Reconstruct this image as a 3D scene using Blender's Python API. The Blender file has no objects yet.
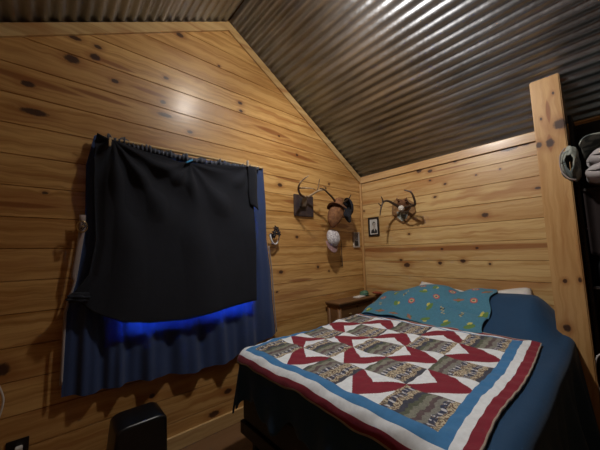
import bpy, bmesh, math, random
import numpy as np
from mathutils import Vector, Matrix
random.seed(7)
C = bpy.context.scene.collection
S = 2.22            # metres from the camera to the gable wall
H = 1.37            # camera height
PI = math.pi

# ---------------------------------------------------------------- camera
FPX, YAW, PIT, ROL = 280.72, 0.84738, 0.099324, -0.025349
fw = Vector((math.cos(PIT)*math.cos(YAW), math.cos(PIT)*math.sin(YAW), math.sin(PIT)))
rt0 = Vector((math.sin(YAW), -math.cos(YAW), 0)); up0 = rt0.cross(fw)
rt = math.cos(ROL)*rt0 + math.sin(ROL)*up0
up = -math.sin(ROL)*rt0 + math.cos(ROL)*up0
cam_d = bpy.data.cameras.new('camera'); cam = bpy.data.objects.new('camera', cam_d); C.objects.link(cam)
cam_d.sensor_width = 36; cam_d.lens = FPX*36/600; cam_d.clip_start = .02
cam.matrix_world = Matrix(((rt.x, up.x, -fw.x, 0), (rt.y, up.y, -fw.y, 0), (rt.z, up.z, -fw.z, H), (0, 0, 0, 1)))
bpy.context.scene.camera = cam

# ---------------------------------------------------------------- world, lamps, exposure
sc = bpy.context.scene
w = bpy.data.worlds.new('dusk'); sc.world = w; w.use_nodes = True
w.node_tree.nodes['Background'].inputs[0].default_value = (.07, .22, 1, 1)
w.node_tree.nodes['Background'].inputs[1].default_value = 34.0
LAMP = Vector((1.125, 1.10, H+1.90))
ld = bpy.data.lights.new('bulb_light', 'POINT'); ld.energy = 10.5; ld.color = (1, .95, .89); ld.shadow_soft_size = .055
lo = bpy.data.objects.new('bulb_light', ld); C.objects.link(lo); lo.location = LAMP
sd = bpy.data.lights.new('added_spot', 'SPOT'); sd.energy = 76; sd.color = (1, .95, .89); sd.shadow_soft_size = .05  # added spot without a known source, brightens the bed side over the left
sd.spot_size = math.radians(172); sd.spot_blend = 1.0
so = bpy.data.objects.new('added_spot', sd); C.objects.link(so); so.location = LAMP+Vector((.03, 0, -.12))
so.rotation_euler = Vector((.62, -.05, -.78)).to_track_quat('-Z', 'Y').to_euler()
sc.view_settings.view_transform = 'Standard'; sc.view_settings.look = 'None'
sc.view_settings.gamma = 1; sc.view_settings.use_curve_mapping = False
sc.view_settings.exposure = 0.53

# ---------------------------------------------------------------- measuring helpers (room planes)
def ray(x, y): return fw + (x-300)/FPX*rt - (y-225)/FPX*up
def atY(x, y, Y=S):
    d = ray(x, y); p = d*(Y/d.y); return Vector((p.x, p.y, p.z+H))
def atX(x, y, X=3.05):
    d = ray(x, y); p = d*(X/d.x); return Vector((p.x, p.y, p.z+H))

# ---------------------------------------------------------------- object helpers
def srgb(r, g, b):
    f = lambda c: ((c/255+.055)/1.055)**2.4 if c > 10 else c/255/12.92
    return (f(r), f(g), f(b), 1)
def mesh_obj(name, bm, m, parent=None, smooth=False, autos=None):
    me = bpy.data.meshes.new(name); bm.normal_update(); bm.to_mesh(me); bm.free()
    if m: me.materials.append(m)
    o = bpy.data.objects.new(name, me); C.objects.link(o)
    if smooth:
        for p in me.polygons: p.use_smooth = True
        if autos:
            try: me.set_sharp_from_angle(angle=math.radians(autos))
            except Exception: pass
    if parent: o.parent = parent
    return o
def struct(o): o['kind'] = 'structure'; return o
def tag(o, label, cat, group=None, kind=None):
    o['label'] = label; o['category'] = cat
    if group: o['group'] = group
    if kind: o['kind'] = kind
    return o
def thing(name, label, cat, group=None, loc=(0, 0, 0)):
    o = bpy.data.objects.new(name, None); C.objects.link(o); o.empty_display_size = .05; o.location = loc
    return tag(o, label, cat, group)
def box(bm, x0, x1, y0, y1, z0, z1, bev=0, seg=2):
    r = bmesh.ops.create_cube(bm, size=1)
    vs = r['verts']
    for v in vs:
        v.co = Vector(((x0+x1)/2+v.co.x*(x1-x0), (y0+y1)/2+v.co.y*(y1-y0), (z0+z1)/2+v.co.z*(z1-z0)))
    if bev:
        es = list({e for v in vs for e in v.link_edges})
        bmesh.ops.bevel(bm, geom=es, offset=bev, segments=seg, affect='EDGES', profile=.5)
def nb(): return bmesh.new()
def boxo(name, dims, m, parent=None, bev=.003, off=(0, 0, 0)):
    bm = nb(); d = dims
    box(bm, d[0]-off[0], d[1]-off[0], d[2]-off[1], d[3]-off[1], d[4]-off[2], d[5]-off[2], bev)
    return mesh_obj(name, bm, m, parent)
def prism(bm, pts, ext):
    """closed polygon pts extruded by vector ext"""
    a = [bm.verts.new(p) for p in pts]; b = [bm.verts.new(Vector(p)+Vector(ext)) for p in pts]
    n = len(a)
    bm.faces.new(a); bm.faces.new(b[::-1])
    for i in range(n): bm.faces.new((a[i], b[i], b[(i+1) % n], a[(i+1) % n]))
    bmesh.ops.recalc_face_normals(bm, faces=bm.faces)
def tube(bm, pts, rads, n=8, closed=False, cap=True):
    pts = [Vector(p) for p in pts]
    if not hasattr(rads, '__len__'): rads = [rads]*len(pts)
    rings = []; N = len(pts); ref = None
    for i, p in enumerate(pts):
        a = pts[(i-1) % N] if (closed or i > 0) else p
        b = pts[(i+1) % N] if (closed or i < N-1) else p
        t = (b-a).normalized()
        if ref is None:
            ref = t.cross(Vector((0, 0, 1)))
            if ref.length < .1: ref = t.cross(Vector((1, 0, 0)))
        ref = (ref - t*ref.dot(t)).normalized(); q = t.cross(ref)
        rings.append([bm.verts.new(p+rads[i]*(math.cos(k*2*PI/n)*ref+math.sin(k*2*PI/n)*q)) for k in range(n)])
    M = N if closed else N-1
    for i in range(M):
        A, B = rings[i], rings[(i+1) % N]
        for k in range(n): bm.faces.new((A[k], A[(k+1) % n], B[(k+1) % n], B[k]))
    if cap and not closed:
        bm.faces.new(rings[0][::-1]); bm.faces.new(rings[-1])
def spline(pts, k=6):
    P = [Vector(p) for p in pts]; out = []
    for i in range(len(P)-1):
        a = P[max(i-1, 0)]; b = P[i]; c = P[i+1]; d = P[min(i+2, len(P)-1)]
        for j in range(k):
            t = j/k
            out.append(.5*((2*b)+(c-a)*t+(2*a-5*b+4*c-d)*t*t+(3*b-a-3*c+d)*t**3))
    out.append(P[-1]); return out
def taper(n, r0, r1, pw=1): return [r0+(r1-r0)*(i/(n-1))**pw for i in range(n)]
def lathe(bm, prof, centre, axis='z', n=24, sx=1, sy=1):
    """prof: list of (r, h)"""
    rings = []
    c = Vector(centre)
    for r, h in prof:
        ring = []
        for k in range(n):
            a = 2*PI*k/n; u, v = r*math.cos(a)*sx, r*math.sin(a)*sy
            ring.append(bm.verts.new(c+{'z': Vector((u, v, h)), 'x': Vector((h, u, v)), 'y': Vector((u, h, v))}[axis]))
        rings.append(ring)
    for A, B in zip(rings, rings[1:]):
        for k in range(n): bm.faces.new((A[k], A[(k+1) % n], B[(k+1) % n], B[k]))
    bm.faces.new(rings[0][::-1]); bm.faces.new(rings[-1])
    bmesh.ops.recalc_face_normals(bm, faces=bm.faces)
def grid(name, F, nu, nv, m, parent=None, thick=0, col=None, sub=0):
    """surface F(u,v) for u,v in 0..1, optional colour function col(u,v) per face"""
    us = [i/nu for i in range(nu+1)]; vs = [j/nv for j in range(nv+1)]
    co = [F(u, v) for v in vs for u in us]
    W = nu+1
    fs = [(j*W+i, j*W+i+1, (j+1)*W+i+1, (j+1)*W+i) for j in range(nv) for i in range(nu)]
    me = bpy.data.meshes.new(name); me.from_pydata([tuple(c) for c in co], [], fs)
    me.materials.append(m)
    me.polygons.foreach_set('use_smooth', [True]*len(fs))
    if col:
        at = me.color_attributes.new('pattern', 'FLOAT_COLOR', 'CORNER')
        arr = np.zeros((len(fs), 4, 4), dtype=np.float32)
        k = 0
        for j in range(nv):
            for i in range(nu):
                arr[k, :, :] = col((i+.5)/nu, (j+.5)/nv); k += 1
        at.data.foreach_set('color', arr.ravel())
    me.update()
    o = bpy.data.objects.new(name, me); C.objects.link(o)
    if parent: o.parent = parent
    if thick:
        s = o.modifiers.new('thickness', 'SOLIDIFY'); s.thickness = thick; s.offset = 0
    return o
def sst(a, b, x):
    t = min(1, max(0, (x-a)/(b-a))); return t*t*(3-2*t)
def lerp_poly(P, t):
    """P: list of points, t 0..1 by index"""
    k = t*(len(P)-1); i = min(int(k), len(P)-2); f = k-i
    return [a+(b-a)*f for a, b in zip(P[i], P[i+1])]

# ---------------------------------------------------------------- materials
def newmat(name, col=(.5, .5, .5, 1), rough=.6, metal=0, **kw):
    m = bpy.data.materials.new(name); m.use_nodes = True
    b = m.node_tree.nodes['Principled BSDF']
    b.inputs['Base Color'].default_value = col; b.inputs['Roughness'].default_value = rough; b.inputs['Metallic'].default_value = metal
    for k, v in kw.items(): b.inputs[k.replace('_', ' ')].default_value = v
    return m
class NT:
    def __init__(s, m): s.t = m.node_tree; s.b = s.t.nodes['Principled BSDF']
    def n(s, ty, **kw):
        o = s.t.nodes.new(ty)
        for k, v in kw.items(): setattr(o, k, v)
        return o
    def l(s, a, b): s.t.links.new(a, b)
    def math(s, op, a, b=None, c=None):
        o = s.n('ShaderNodeMath', operation=op)
        for i, v in enumerate((a, b, c)):
            if v is None: continue
            if isinstance(v, (int, float)): o.inputs[i].default_value = v
            else: s.l(v, o.inputs[i])
        return o.outputs[0]
    def vm(s, op, a, b):
        o = s.n('ShaderNodeVectorMath', operation=op)
        for i, v in enumerate((a, b)):
            if isinstance(v, (tuple, list)): o.inputs[i].default_value = v
            else: s.l(v, o.inputs[i])
        return o
    def mix(s, f, a, b):
        o = s.n('ShaderNodeMix', data_type='RGBA')
        if isinstance(f, (int, float)): o.inputs[0].default_value = f
        else: s.l(f, o.inputs[0])
        for i, v in ((6, a), (7, b)):
            if isinstance(v, (tuple, list)): o.inputs[i].default_value = v
            else: s.l(v, o.inputs[i])
        return o.outputs[2]
    def ramp(s, f, lo, hi):
        o = s.n('ShaderNodeMapRange', interpolation_type='SMOOTHSTEP'); s.l(f, o.inputs[0])
        o.inputs[1].default_value = lo; o.inputs[2].default_value = hi
        return o.outputs[0]
    def noise(s, v, sc=1, det=3, rough=.5, dist=0):
        o = s.n('ShaderNodeTexNoise'); s.l(v, o.inputs['Vector']); o.inputs['Scale'].default_value = sc
        o.inputs['Detail'].default_value = det; o.inputs['Roughness'].default_value = rough; o.inputs['Distortion'].default_value = dist
        return o.outputs[0]

PLANK = .1783
PZ0 = H+.0285*S-8*PLANK      # a plank joint height
def pine(name, axis, knots=(), streaks=(), plank=True, light=(.66, .40, .145, 1), dark=(.40, .195, .05, 1), rough=.42, rnd=0, vertical=False):
    """axis: index of the coordinate that runs along the boards, 'up' is z (or across axis for vertical boards).
       knots: (along, across, ra, rc)   streaks: (along, across, half length, half height, tilt)"""
    m = newmat(name); T = NT(m)
    tc = T.n('ShaderNodeTexCoord'); sp = T.n('ShaderNodeSeparateXYZ'); T.l(tc.outputs['Object'], sp.inputs[0])
    A = sp.outputs[axis]; Z = sp.outputs[2] if not vertical else sp.outputs[1]
    if plank:
        pid = T.math('FLOOR', T.math('DIVIDE', T.math('SUBTRACT', Z, PZ0), PLANK))
    else:
        pid = T.math('ADD', T.math('MULTIPLY', Z, 0), 3.0)
    wn = T.n('ShaderNodeTexWhiteNoise', noise_dimensions='1D'); T.l(T.math('ADD', pid, rnd+.37), wn.inputs['W'])
    R = wn.outputs['Value']
    # flow: grain bends round the knots
    cb0 = T.n('ShaderNodeCombineXYZ'); T.l(A, cb0.inputs[0]); T.l(Z, cb0.inputs[1])
    warp = T.noise(cb0.outputs[0], 9, 1)
    dmin = None
    for (a, z, ra, rc) in knots:
        s_ = T.vm('SUBTRACT', cb0.outputs[0], (a, z, 0)); q = T.vm('MULTIPLY', s_.outputs[0], (.78/ra, .78/rc, 0))
        ln = T.n('ShaderNodeVectorMath', operation='LENGTH'); T.l(q.outputs[0], ln.inputs[0])
        dmin = ln.outputs['Value'] if dmin is None else T.math('MINIMUM', dmin, ln.outputs['Value'])
    smin = None
    for (a, z, ra, rc, tl) in streaks:
        s_ = T.vm('SUBTRACT', cb0.outputs[0], (a, z, 0))
        dt1 = T.vm('DOT_PRODUCT', s_.outputs[0], (1/ra, tl/ra, 0)).outputs['Value']
        dt2 = T.vm('DOT_PRODUCT', s_.outputs[0], (-tl/rc, 1/rc, 0)).outputs['Value']
        l_ = T.math('ADD', T.math('MULTIPLY', dt1, dt1), T.math('ABSOLUTE', dt2))
        smin = l_ if smin is None else T.math('MINIMUM', smin, l_)
    ax = T.math('ADD', T.math('MULTIPLY', A, 1.3), T.math('MULTIPLY', R, 37))
    zz = T.math('ADD', Z, T.math('MULTIPLY', T.math('SUBTRACT', warp, .5), .035))
    if dmin is not None:   # bulge
        zz = T.math('ADD', zz, T.math('MULTIPLY', T.math('DIVIDE', 1.0, T.math('ADD', 1.0, T.math('MULTIPLY', dmin, dmin))), .03))
    cb = T.n('ShaderNodeCombineXYZ'); T.l(ax, cb.inputs[0]); T.l(T.math('MULTIPLY', zz, 32), cb.inputs[1]); T.l(T.math('MULTIPLY', R, 9), cb.inputs[2])
    g1 = T.noise(cb.outputs[0], 1, 4, .6, .4)
    cb2 = T.n('ShaderNodeCombineXYZ'); T.l(T.math('MULTIPLY', ax, .8), cb2.inputs[0]); T.l(T.math('MULTIPLY', zz, 7), cb2.inputs[1]); T.l(T.math('MULTIPLY', R, 5), cb2.inputs[2])
    g2 = T.noise(cb2.outputs[0], 1, 2, .5, 1.0)
    base = T.mix(T.ramp(g1, .36, .68), light, dark)
    base = T.mix(T.math('MULTIPLY', T.ramp(g2, .53, .72), .6), base, (.32, .115, .028, 1))
    base = T.mix(T.math('MULTIPLY', T.ramp(R, 0, 1), .35), base, (.36, .165, .05, 1))
    if smin is not None:
        sm = T.math('ADD', smin, T.math('MULTIPLY', T.math('SUBTRACT', g1, .5), .9))
        base = T.mix(T.math('MULTIPLY', T.math('SUBTRACT', 1, T.ramp(sm, .45, 1.05)), .8), base, (.235, .075, .018, 1))
    if dmin is not None:
        dm = T.math('ADD', dmin, T.math('MULTIPLY', T.math('SUBTRACT', T.noise(cb0.outputs[0], 60, 2), .5), .55))
        base = T.mix(T.math('MULTIPLY', T.math('SUBTRACT', 1, T.ramp(dm, .9, 2.6)), .5), base, (.28, .10, .025, 1))
        base = T.mix(T.math('MULTIPLY', T.math('SUBTRACT', 1, T.ramp(dm, .6, 1.1)), .93), base, (.035, .012, .008, 1))
    T.l(base, T.b.inputs['Base Color'])
    T.b.inputs['Roughness'].default_value = rough
    T.b.inputs['Coat Weight'].default_value = .5; T.b.inputs['Coat Roughness'].default_value = .25
    bp = T.n('ShaderNodeBump'); bp.inputs['Strength'].default_value = .18; bp.inputs['Distance'].default_value = .004
    T.l(g1, bp.inputs['Height']); T.l(bp.outputs[0], T.b.inputs['Normal']); T.l(bp.outputs[0], T.b.inputs['Coat Normal'])
    return m
def fabric(name, col, rough=.9, var=.25, sc=8, weave=900, sheen=.3, bump=.25):
    m = newmat(name, col, rough); T = NT(m)
    tc = T.n('ShaderNodeTexCoord')
    nz = T.noise(tc.outputs['Object'], sc, 4)
    d = tuple(c*(1-var) for c in col[:3])+(1,); l = tuple(min(1, c*(1+var)) for c in col[:3])+(1,)
    T.l(T.mix(nz, d, l), T.b.inputs['Base Color'])
    n2 = T.noise(tc.outputs['Object'], weave*.3, 2)
    n3 = T.noise(tc.outputs['Object'], 30, 2)
    bp = T.n('ShaderNodeBump'); bp.inputs['Strength'].default_value = bump; bp.inputs['Distance'].default_value = .004
    T.l(T.math('ADD', n3, T.math('MULTIPLY', n2, .15)), bp.inputs['Height']); T.l(bp.outputs[0], T.b.inputs['Normal'])
    T.b.inputs['Sheen Weight'].default_value = sheen
    return m
def attr_fabric(name, rough=.85):
    m = newmat(name, rough=rough); T = NT(m)
    a = T.n('ShaderNodeAttribute', attribute_name='pattern'); tc = T.n('ShaderNodeTexCoord')
    n1 = T.noise(tc.outputs['Object'], 45, 3)
    T.l(T.mix(T.math('MULTIPLY', T.ramp(n1, .3, .75), .12), a.outputs[0], (.02, .02, .02, 1)), T.b.inputs['Base Color'])
    bp = T.n('ShaderNodeBump'); bp.inputs['Strength'].default_value = .35; bp.inputs['Distance'].default_value = .006
    T.l(T.noise(tc.outputs['Object'], 38, 2), bp.inputs['Height']); T.l(bp.outputs[0], T.b.inputs['Normal'])
    T.b.inputs['Sheen Weight'].default_value = .1
    return m
M = {}
def kn(p, ax, w_, h_, sz):  # helper: wall knot from photo measurements
    return (p[ax], p[2], w_, h_)
gk = [(72,59,.036,.024),(95,57,.027,.02),(98,47,.02,.012),(75,38,.03,.012),(115,81,.02,.014),(28,84,.028,.016),(34,112,.055,.018),
      (166,78,.017,.011),(163,102,.018,.014),(165,115,.05,.014),(190,132,.019,.012),(180,35,.026,.016),(219,66,.012,.009),
      (240,103,.022,.013),(241,111,.018,.012),(279,136,.011,.009),(297,155,.015,.012),(280,185,.026,.017),(329,184,.012,.012),(297,237,.018,.014),
      (281,272,.024,.016),(318,267,.017,.015),(329,271,.013,.01),(277,292,.013,.008),(152,396,.016,.015),(228,391,.03,.018),(214,414,.04,.02),
      (45,193,.013,.008),(1,370,.03,.03),(304,214,.02,.01)]
ek = [(419,171,.028,.018),(430,171,.024,.014),(430,180.5,.014,.009),(445,184,.014,.01),(435,197,.016,.01),(455,161,.018,.014),(509,148,.06,.024),
      (525,144,.03,.014),(500,169,.009,.008),(476,175,.009,.007),(538,188,.02,.01),(485,215,.026,.019),(463,261,.022,.017),(490,264,.01,.01),
      (440,263,.018,.016),(407,265,.034,.022),(401,260,.016,.012),(442,249,.013,.01),(477,248,.014,.01),(364,211,.012,.012),(409,234,.014,.01)]
gknots = [(atY(a, b).x, atY(a, b).z, c, d) for a, b, c, d in gk]
eknots = [(atX(a, b).y, atX(a, b).z, c, d) for a, b, c, d in ek]
gst = [(272,132,.26,.030,-.05),(300,157,.33,.030,-.06),(300,203,.30,.040,-.02),(342,226,.16,.040,0),(30,80,.30,.028,-.05),(100,97,.22,.02,-.05),
       (115,65,.15,.02,-.04),(150,92,.16,.02,-.02),(20,205,.2,.02,0),(290,180,.22,.02,-.05),(300,280,.2,.018,0)]
est = [(470,247.5,1.3,.036,0),(385,250,.5,.04,.02),(405,205,.3,.012,.02),(450,168,.3,.012,0),(400,262,.3,.014,0),(500,149,.22,.02,0)]
gstr = [(atY(a, b).x, atY(a, b).z, c, d, e) for a, b, c, d, e in gst]
estr = [(atX(a, b).y, atX(a, b).z, c, d, e) for a, b, c, d, e in est]
M['gable'] = pine('pine_gable', 0, gknots, gstr, rnd=0)
M['eave'] = pine('pine_eave', 1, eknots, estr, rnd=40, light=(.62, .43, .19, 1), dark=(.45, .26, .09, 1))
M['pinex'] = pine('pine_plain_x', 0, [(0.2*i*1.7-.5, .6+(i*.731) % 2.4, .02, .014) for i in range(9)], rnd=80)
M['piney'] = pine('pine_plain_y', 1, [(-2.8+.6*i, .5+(i*.831) % 1.7, .02, .014) for i in range(9)], rnd=120)
M['trimx'] = pine('pine_trim_x', 0, plank=False, rnd=3, light=(.62, .43, .20, 1), dark=(.48, .30, .12, 1))
M['trimy'] = pine('pine_trim_y', 1, plank=False, rnd=9, light=(.58, .38, .17, 1), dark=(.44, .25, .10, 1))
pk = [(553,93,.011,.006),(541,119,.011,.006),(560,124,.034,.030),(550,143,.028,.02),(539,145,.02,.016),(565,281,.013,.011),(580,280,.014,.009),(567,328,.022,.018)]
pknots = [(atX(a, b, 2.64).z, atX(a, b, 2.64).y, c, d) for a, b, c, d in pk]
pst = [(atX(548,112,2.64).z, atX(548,112,2.64).y, .10, .016, 0), (atX(550,143,2.64).z, atX(550,143,2.64).y, .08, .02, 0)]
M['post'] = pine('pine_post', 2, pknots, pst, plank=False, rnd=17, vertical=True, light=(.58, .36, .15, 1), dark=(.44, .24, .085, 1))
def metal_roof():
    m = newmat('galvanised_iron', (.32, .31, .30, 1), .45, 1.0); T = NT(m)
    tc = T.n('ShaderNodeTexCoord'); mp = T.n('ShaderNodeMapping'); mp.inputs['Scale'].default_value = (6, 1.2, 6); T.l(tc.outputs['Object'], mp.inputs[0])
    n1 = T.noise(mp.outputs[0], 1.5, 5, .6); n2 = T.noise(tc.outputs['Object'], 40, 3)
    T.l(T.mix(T.ramp(n1, .3, .7), (.27, .285, .305, 1), (.46, .48, .51, 1)), T.b.inputs['Base Color'])
    T.l(T.math('ADD', .29, T.math('MULTIPLY', n2, .26)), T.b.inputs['Roughness'])
    bp = T.n('ShaderNodeBump'); bp.inputs['Strength'].default_value = .25; bp.inputs['Distance'].default_value = .004
    T.l(T.noise(tc.outputs['Object'], 22, 3), bp.inputs['Height']); T.l(bp.outputs[0], T.b.inputs['Normal'])
    return m
M['roof'] = metal_roof()
M['floor'] = pine('floor_boards', 1, plank=False, rnd=55, light=(.10, .06, .035, 1), dark=(.055, .03, .018, 1), rough=.5)
def curtain_mat(name, col, tr):
    m = fabric(name, col, .8, .2, 6, sheen=.15); T = NT(m)
    tl = T.n('ShaderNodeBsdfTranslucent'); tl.inputs[0].default_value = tuple(c*1.6 for c in col[:3])+(1,)
    mx = T.n('ShaderNodeMixShader'); mx.inputs[0].default_value = tr
    out = T.t.nodes['Material Output']
    T.l(T.b.outputs[0], mx.inputs[1]); T.l(tl.outputs[0], mx.inputs[2]); T.l(mx.outputs[0], out.inputs[0])
    return m
M['curtain'] = curtain_mat('blue_curtain_cloth', (.026, .052, .15, 1), .13)
M['blanket'] = fabric('black_fleece', (.006, .008, .015, 1), .95, .3, sheen=.02)
M['ruffle'] = fabric('slate_ruffle', (.05, .06, .09, 1), .8)
M['lining'] = fabric('pale_lining', (.30, .24, .22, 1), .8)
M['comf'] = fabric('deep_blue_cotton', (.004, .044, .115, 1), .8, .12, sheen=.05, bump=.3)
M['mattress'] = fabric('mattress_ticking', (.10, .10, .12, 1))
M['pillow'] = fabric('white_cotton', (.62, .60, .57, 1))
M['quilt'] = attr_fabric('patchwork'); M['throw'] = attr_fabric('printed_cotton')
M['blackmetal'] = newmat('black_metal', (.012, .012, .013, 1), .45, .3)
M['blackplastic'] = newmat('black_plastic', (.006, .006, .007, 1), .32)
M['darkwood'] = pine('dark_walnut', 0, plank=False, rnd=70, light=(.06, .032, .018, 1), dark=(.03, .015, .009, 1), rough=.6)
M['antler'] = newmat('antler_bone', (.34, .24, .14, 1), .5)
M['antlerdark'] = newmat('dark_antler', (.06, .035, .022, 1), .5)
def mottled(name, a, b, sc, rough=.7):
    m = newmat(name, a, rough); T = NT(m); tc = T.n('ShaderNodeTexCoord')
    T.l(T.mix(T.ramp(T.noise(tc.outputs['Object'], sc, 4, .6), .42, .58), a, b), T.b.inputs['Base Color']); return m
M['antlertone'] = mottled('mottled_antler', (.42, .30, .18, 1), (.12, .07, .04, 1), 14, .5)
M['walnutplaque'] = mottled('plaque_dark', (.035, .025, .03, 1), (.06, .04, .035, 1), 20, .45)
M['pewter'] = newmat('pewter', (.22, .20, .19, 1), .4, .8)
M['camo'] = mottled('grey_camouflage', (.36, .37, .33, 1), (.10, .11, .09, 1), 45)
M['plaquewood'] = mottled('plaque_oak', (.28, .15, .06, 1), (.18, .09, .035, 1), 30, .45)
M['fur'] = mottled('brown_hide', (.17, .075, .03, 1), (.10, .04, .018, 1), 60, .95)
M['leather'] = mottled('tan_suede', (.24, .105, .04, 1), (.16, .065, .025, 1), 25, .85)
M['skull'] = newmat('bone_white', (.62, .57, .50, 1), .6)
M['navycap'] = fabric('navy_twill', (.006, .007, .013, 1), sheen=.03)
M['whitecap'] = mottled('white_print_cap', (.62, .60, .60, 1), (.34, .30, .33, 1), 70, .9)
M['pinkcap'] = fabric('faded_rose_twill', (.26, .15, .15, 1))
M['brass'] = newmat('brass', (.55, .40, .20, 1), .3, 1)
M['silver'] = newmat('silver', (.6, .6, .62, 1), .25, 1)
M['iron'] = newmat('dark_iron', (.02, .015, .02, 1), .4, .6)
M['frameblack'] = newmat('black_frame', (.015, .011, .010, 1), .35)
M['framepale'] = newmat('pale_frame', (.42, .36, .30, 1), .5)
M['paper'] = newmat('white_paper', (.65, .62, .58, 1), .8)
M['photogrey'] = mottled('print_grey', (.30, .27, .25, 1), (.08, .07, .08, 1), 60)
M['photodark'] = newmat('print_dark', (.02, .018, .018, 1), .5)
M['photoskin'] = newmat('print_skin_tone', (.38, .33, .29, 1), .6)
M['cable'] = newmat('white_vinyl', (.62, .60, .58, 1), .4)
M['blueplastic'] = newmat('blue_plastic', (.05, .30, .60, 1), .35)
M['pegwood'] = newmat('clothes_peg_wood', (.55, .38, .18, 1), .7)
M['green'] = mottled('green_leaf', (.05, .13, .07, 1), (.10, .19, .12, 1), 40)
M['red'] = newmat('red_cloth', (.25, .05, .02, 1), .8)
M['greycloth'] = fabric('grey_jersey', (.36, .33, .33, 1), .95, .15)
M['olive'] = mottled('olive_camouflage', (.30, .32, .28, 1), (.09, .11, .11, 1), 14, .9)
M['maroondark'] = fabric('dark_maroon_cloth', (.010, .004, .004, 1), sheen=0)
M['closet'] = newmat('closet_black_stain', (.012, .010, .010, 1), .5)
M['glass'] = newmat('window_glass'); 
_T = NT(M['glass']); _tr = _T.n('ShaderNodeBsdfTransparent'); _gl = _T.n('ShaderNodeBsdfGlossy'); _gl.inputs['Roughness'].default_value = .02
_fr = _T.n('ShaderNodeFresnel'); _mx = _T.n('ShaderNodeMixShader'); _T.l(_fr.outputs[0], _mx.inputs[0]); _T.l(_tr.outputs[0], _mx.inputs[1]); _T.l(_gl.outputs[0], _mx.inputs[2])
_T.l(_mx.outputs[0], _T.t.nodes['Material Output'].inputs[0])
M['vinyl'] = newmat('window_vinyl', (.5, .5, .5, 1), .4)
M['bulb'] = newmat('glowing_bulb', (1, .9, .8, 1), .4); 
M['bulb'].node_tree.nodes['Principled BSDF'].inputs['Emission Color'].default_value = (1, .84, .66, 1)
M['bulb'].node_tree.nodes['Principled BSDF'].inputs['Emission Strength'].default_value = 60

M['darkwood'].node_tree.nodes['Principled BSDF'].inputs['Coat Weight'].default_value = 0
# ---------------------------------------------------------------- room shell
XE = 3.05; APX = .509*S; SL = .609; SLL = .571; ZA = H+2.150; XW = 2*APX-XE; YB = -3.0
ZE = ZA-SL*(XE-APX); ZEL = ZA-SLL*(APX-XW)
def roofz(x): return ZA-(SL*(x-APX) if x > APX else SLL*(APX-x))
WX0, WX1, WZ0, WZ1 = .35, 1.36, .875, 2.05     # window opening
def planks_gable():
    bm = nb(); g = .0034; dp = .008
    z = 0; lv = []
    k0 = math.floor((0-PZ0)/PLANK)
    k = k0
    while PZ0+k*PLANK < ZA:
        a = max(0, PZ0+k*PLANK); b = min(ZA-.001, PZ0+(k+1)*PLANK)
        # inside-of-board levels
        for (z0, z1, d0, d1) in ((a, a+g, dp, 0), (a+g, b-g, 0, 0), (b-g, b, 0, dp)):
            zs = [z0]+[zz for zz in (WZ0, WZ1, ZE, ZEL) if z0 < zz < z1]+[z1]
            for q0, q1 in zip(zs, zs[1:]):
                e0 = d0+(d1-d0)*(q0-z0)/(z1-z0); e1 = d0+(d1-d0)*(q1-z0)/(z1-z0)
                def xr(q): return (XW if q <= ZEL+1e-6 else APX-(ZA-q)/SLL, XE if q <= ZE+1e-6 else APX+(ZA-q)/SL)
                (l0, r0), (l1, r1) = xr(q0), xr(q1)
                segs = [((l0, l1), (r0, r1))]
                if q0 >= WZ0-1e-6 and q1 <= WZ1+1e-6: segs = [((l0, l1), (WX0, WX0)), ((WX1, WX1), (r0, r1))]
                for (sa, sb), (ta, tb) in segs:
                    vs = [bm.verts.new(p) for p in ((sa, S+e0, q0), (ta, S+e0, q0), (tb, S+e1, q1), (sb, S+e1, q1))]
                    bm.faces.new(vs)
        k += 1
    bmesh.ops.remove_doubles(bm, verts=bm.verts, dist=1e-5)
    # backing with real thickness, four pieces round the opening
    T_ = .12; yb = S+.010
    def slab(pts): prism(bm, [(x, yb, z_) for x, z_ in pts], (0, T_, 0))
    slab([(XW-.05, 0), (WX0, 0), (WX0, WZ1), (WX0, roofz(WX0)+.05), (XW-.05, roofz(XW-.05)+.05)])
    slab([(WX1, 0), (XE+.05, 0), (XE+.05, roofz(XE+.05)+.05), (WX1, roofz(WX1)+.05)])
    slab([(WX0, 0), (WX1, 0), (WX1, WZ0), (WX0, WZ0)])
    slab([(WX0, WZ1), (WX1, WZ1), (WX1, roofz(WX1)+.05), (APX, ZA+.05), (WX0, roofz(WX0)+.05)])
    return bm
struct(mesh_obj('wall_back', planks_gable(), M['gable']))
def planks_y(x, sgn, top, y0, y1):
    """boards running along y on plane x; sgn: direction of outside"""
    bm = nb(); g = .0034; dp = .008; k = math.floor((0-PZ0)/PLANK)
    while PZ0+k*PLANK < top:
        a = max(0, PZ0+k*PLANK); b = min(top, PZ0+(k+1)*PLANK)
        if b-a > 3*g:
            for (z0, z1, d0, d1) in ((a, a+g, dp, 0), (a+g, b-g, 0, 0), (b-g, b, 0, dp)):
                bm.faces.new([bm.verts.new(p) for p in ((x+sgn*d0, y0, z0), (x+sgn*d0, y1, z0), (x+sgn*d1, y1, z1), (x+sgn*d1, y0, z1))])
        k += 1
    bmesh.ops.remove_doubles(bm, verts=bm.verts, dist=1e-5)
    a, b = sorted((x+sgn*.010, x+sgn*.10)); box(bm, a, b, y0-.05, y1, 0, top)
    return bm
struct(mesh_obj('wall_right', planks_y(XE, 1, ZE-.002, YB, S), M['eave']))
struct(mesh_obj('wall_left', planks_y(XW, -1, ZEL-.002, YB, S), M['piney']))
bm = nb(); prism(bm, [(XW-.05, YB, 0), (XE+.05, YB, 0), (XE+.05, YB, roofz(XE+.05)+.05), (APX, YB, ZA+.05), (XW-.05, YB, roofz(XW-.05)+.05)], (0, -.1, 0))
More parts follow.
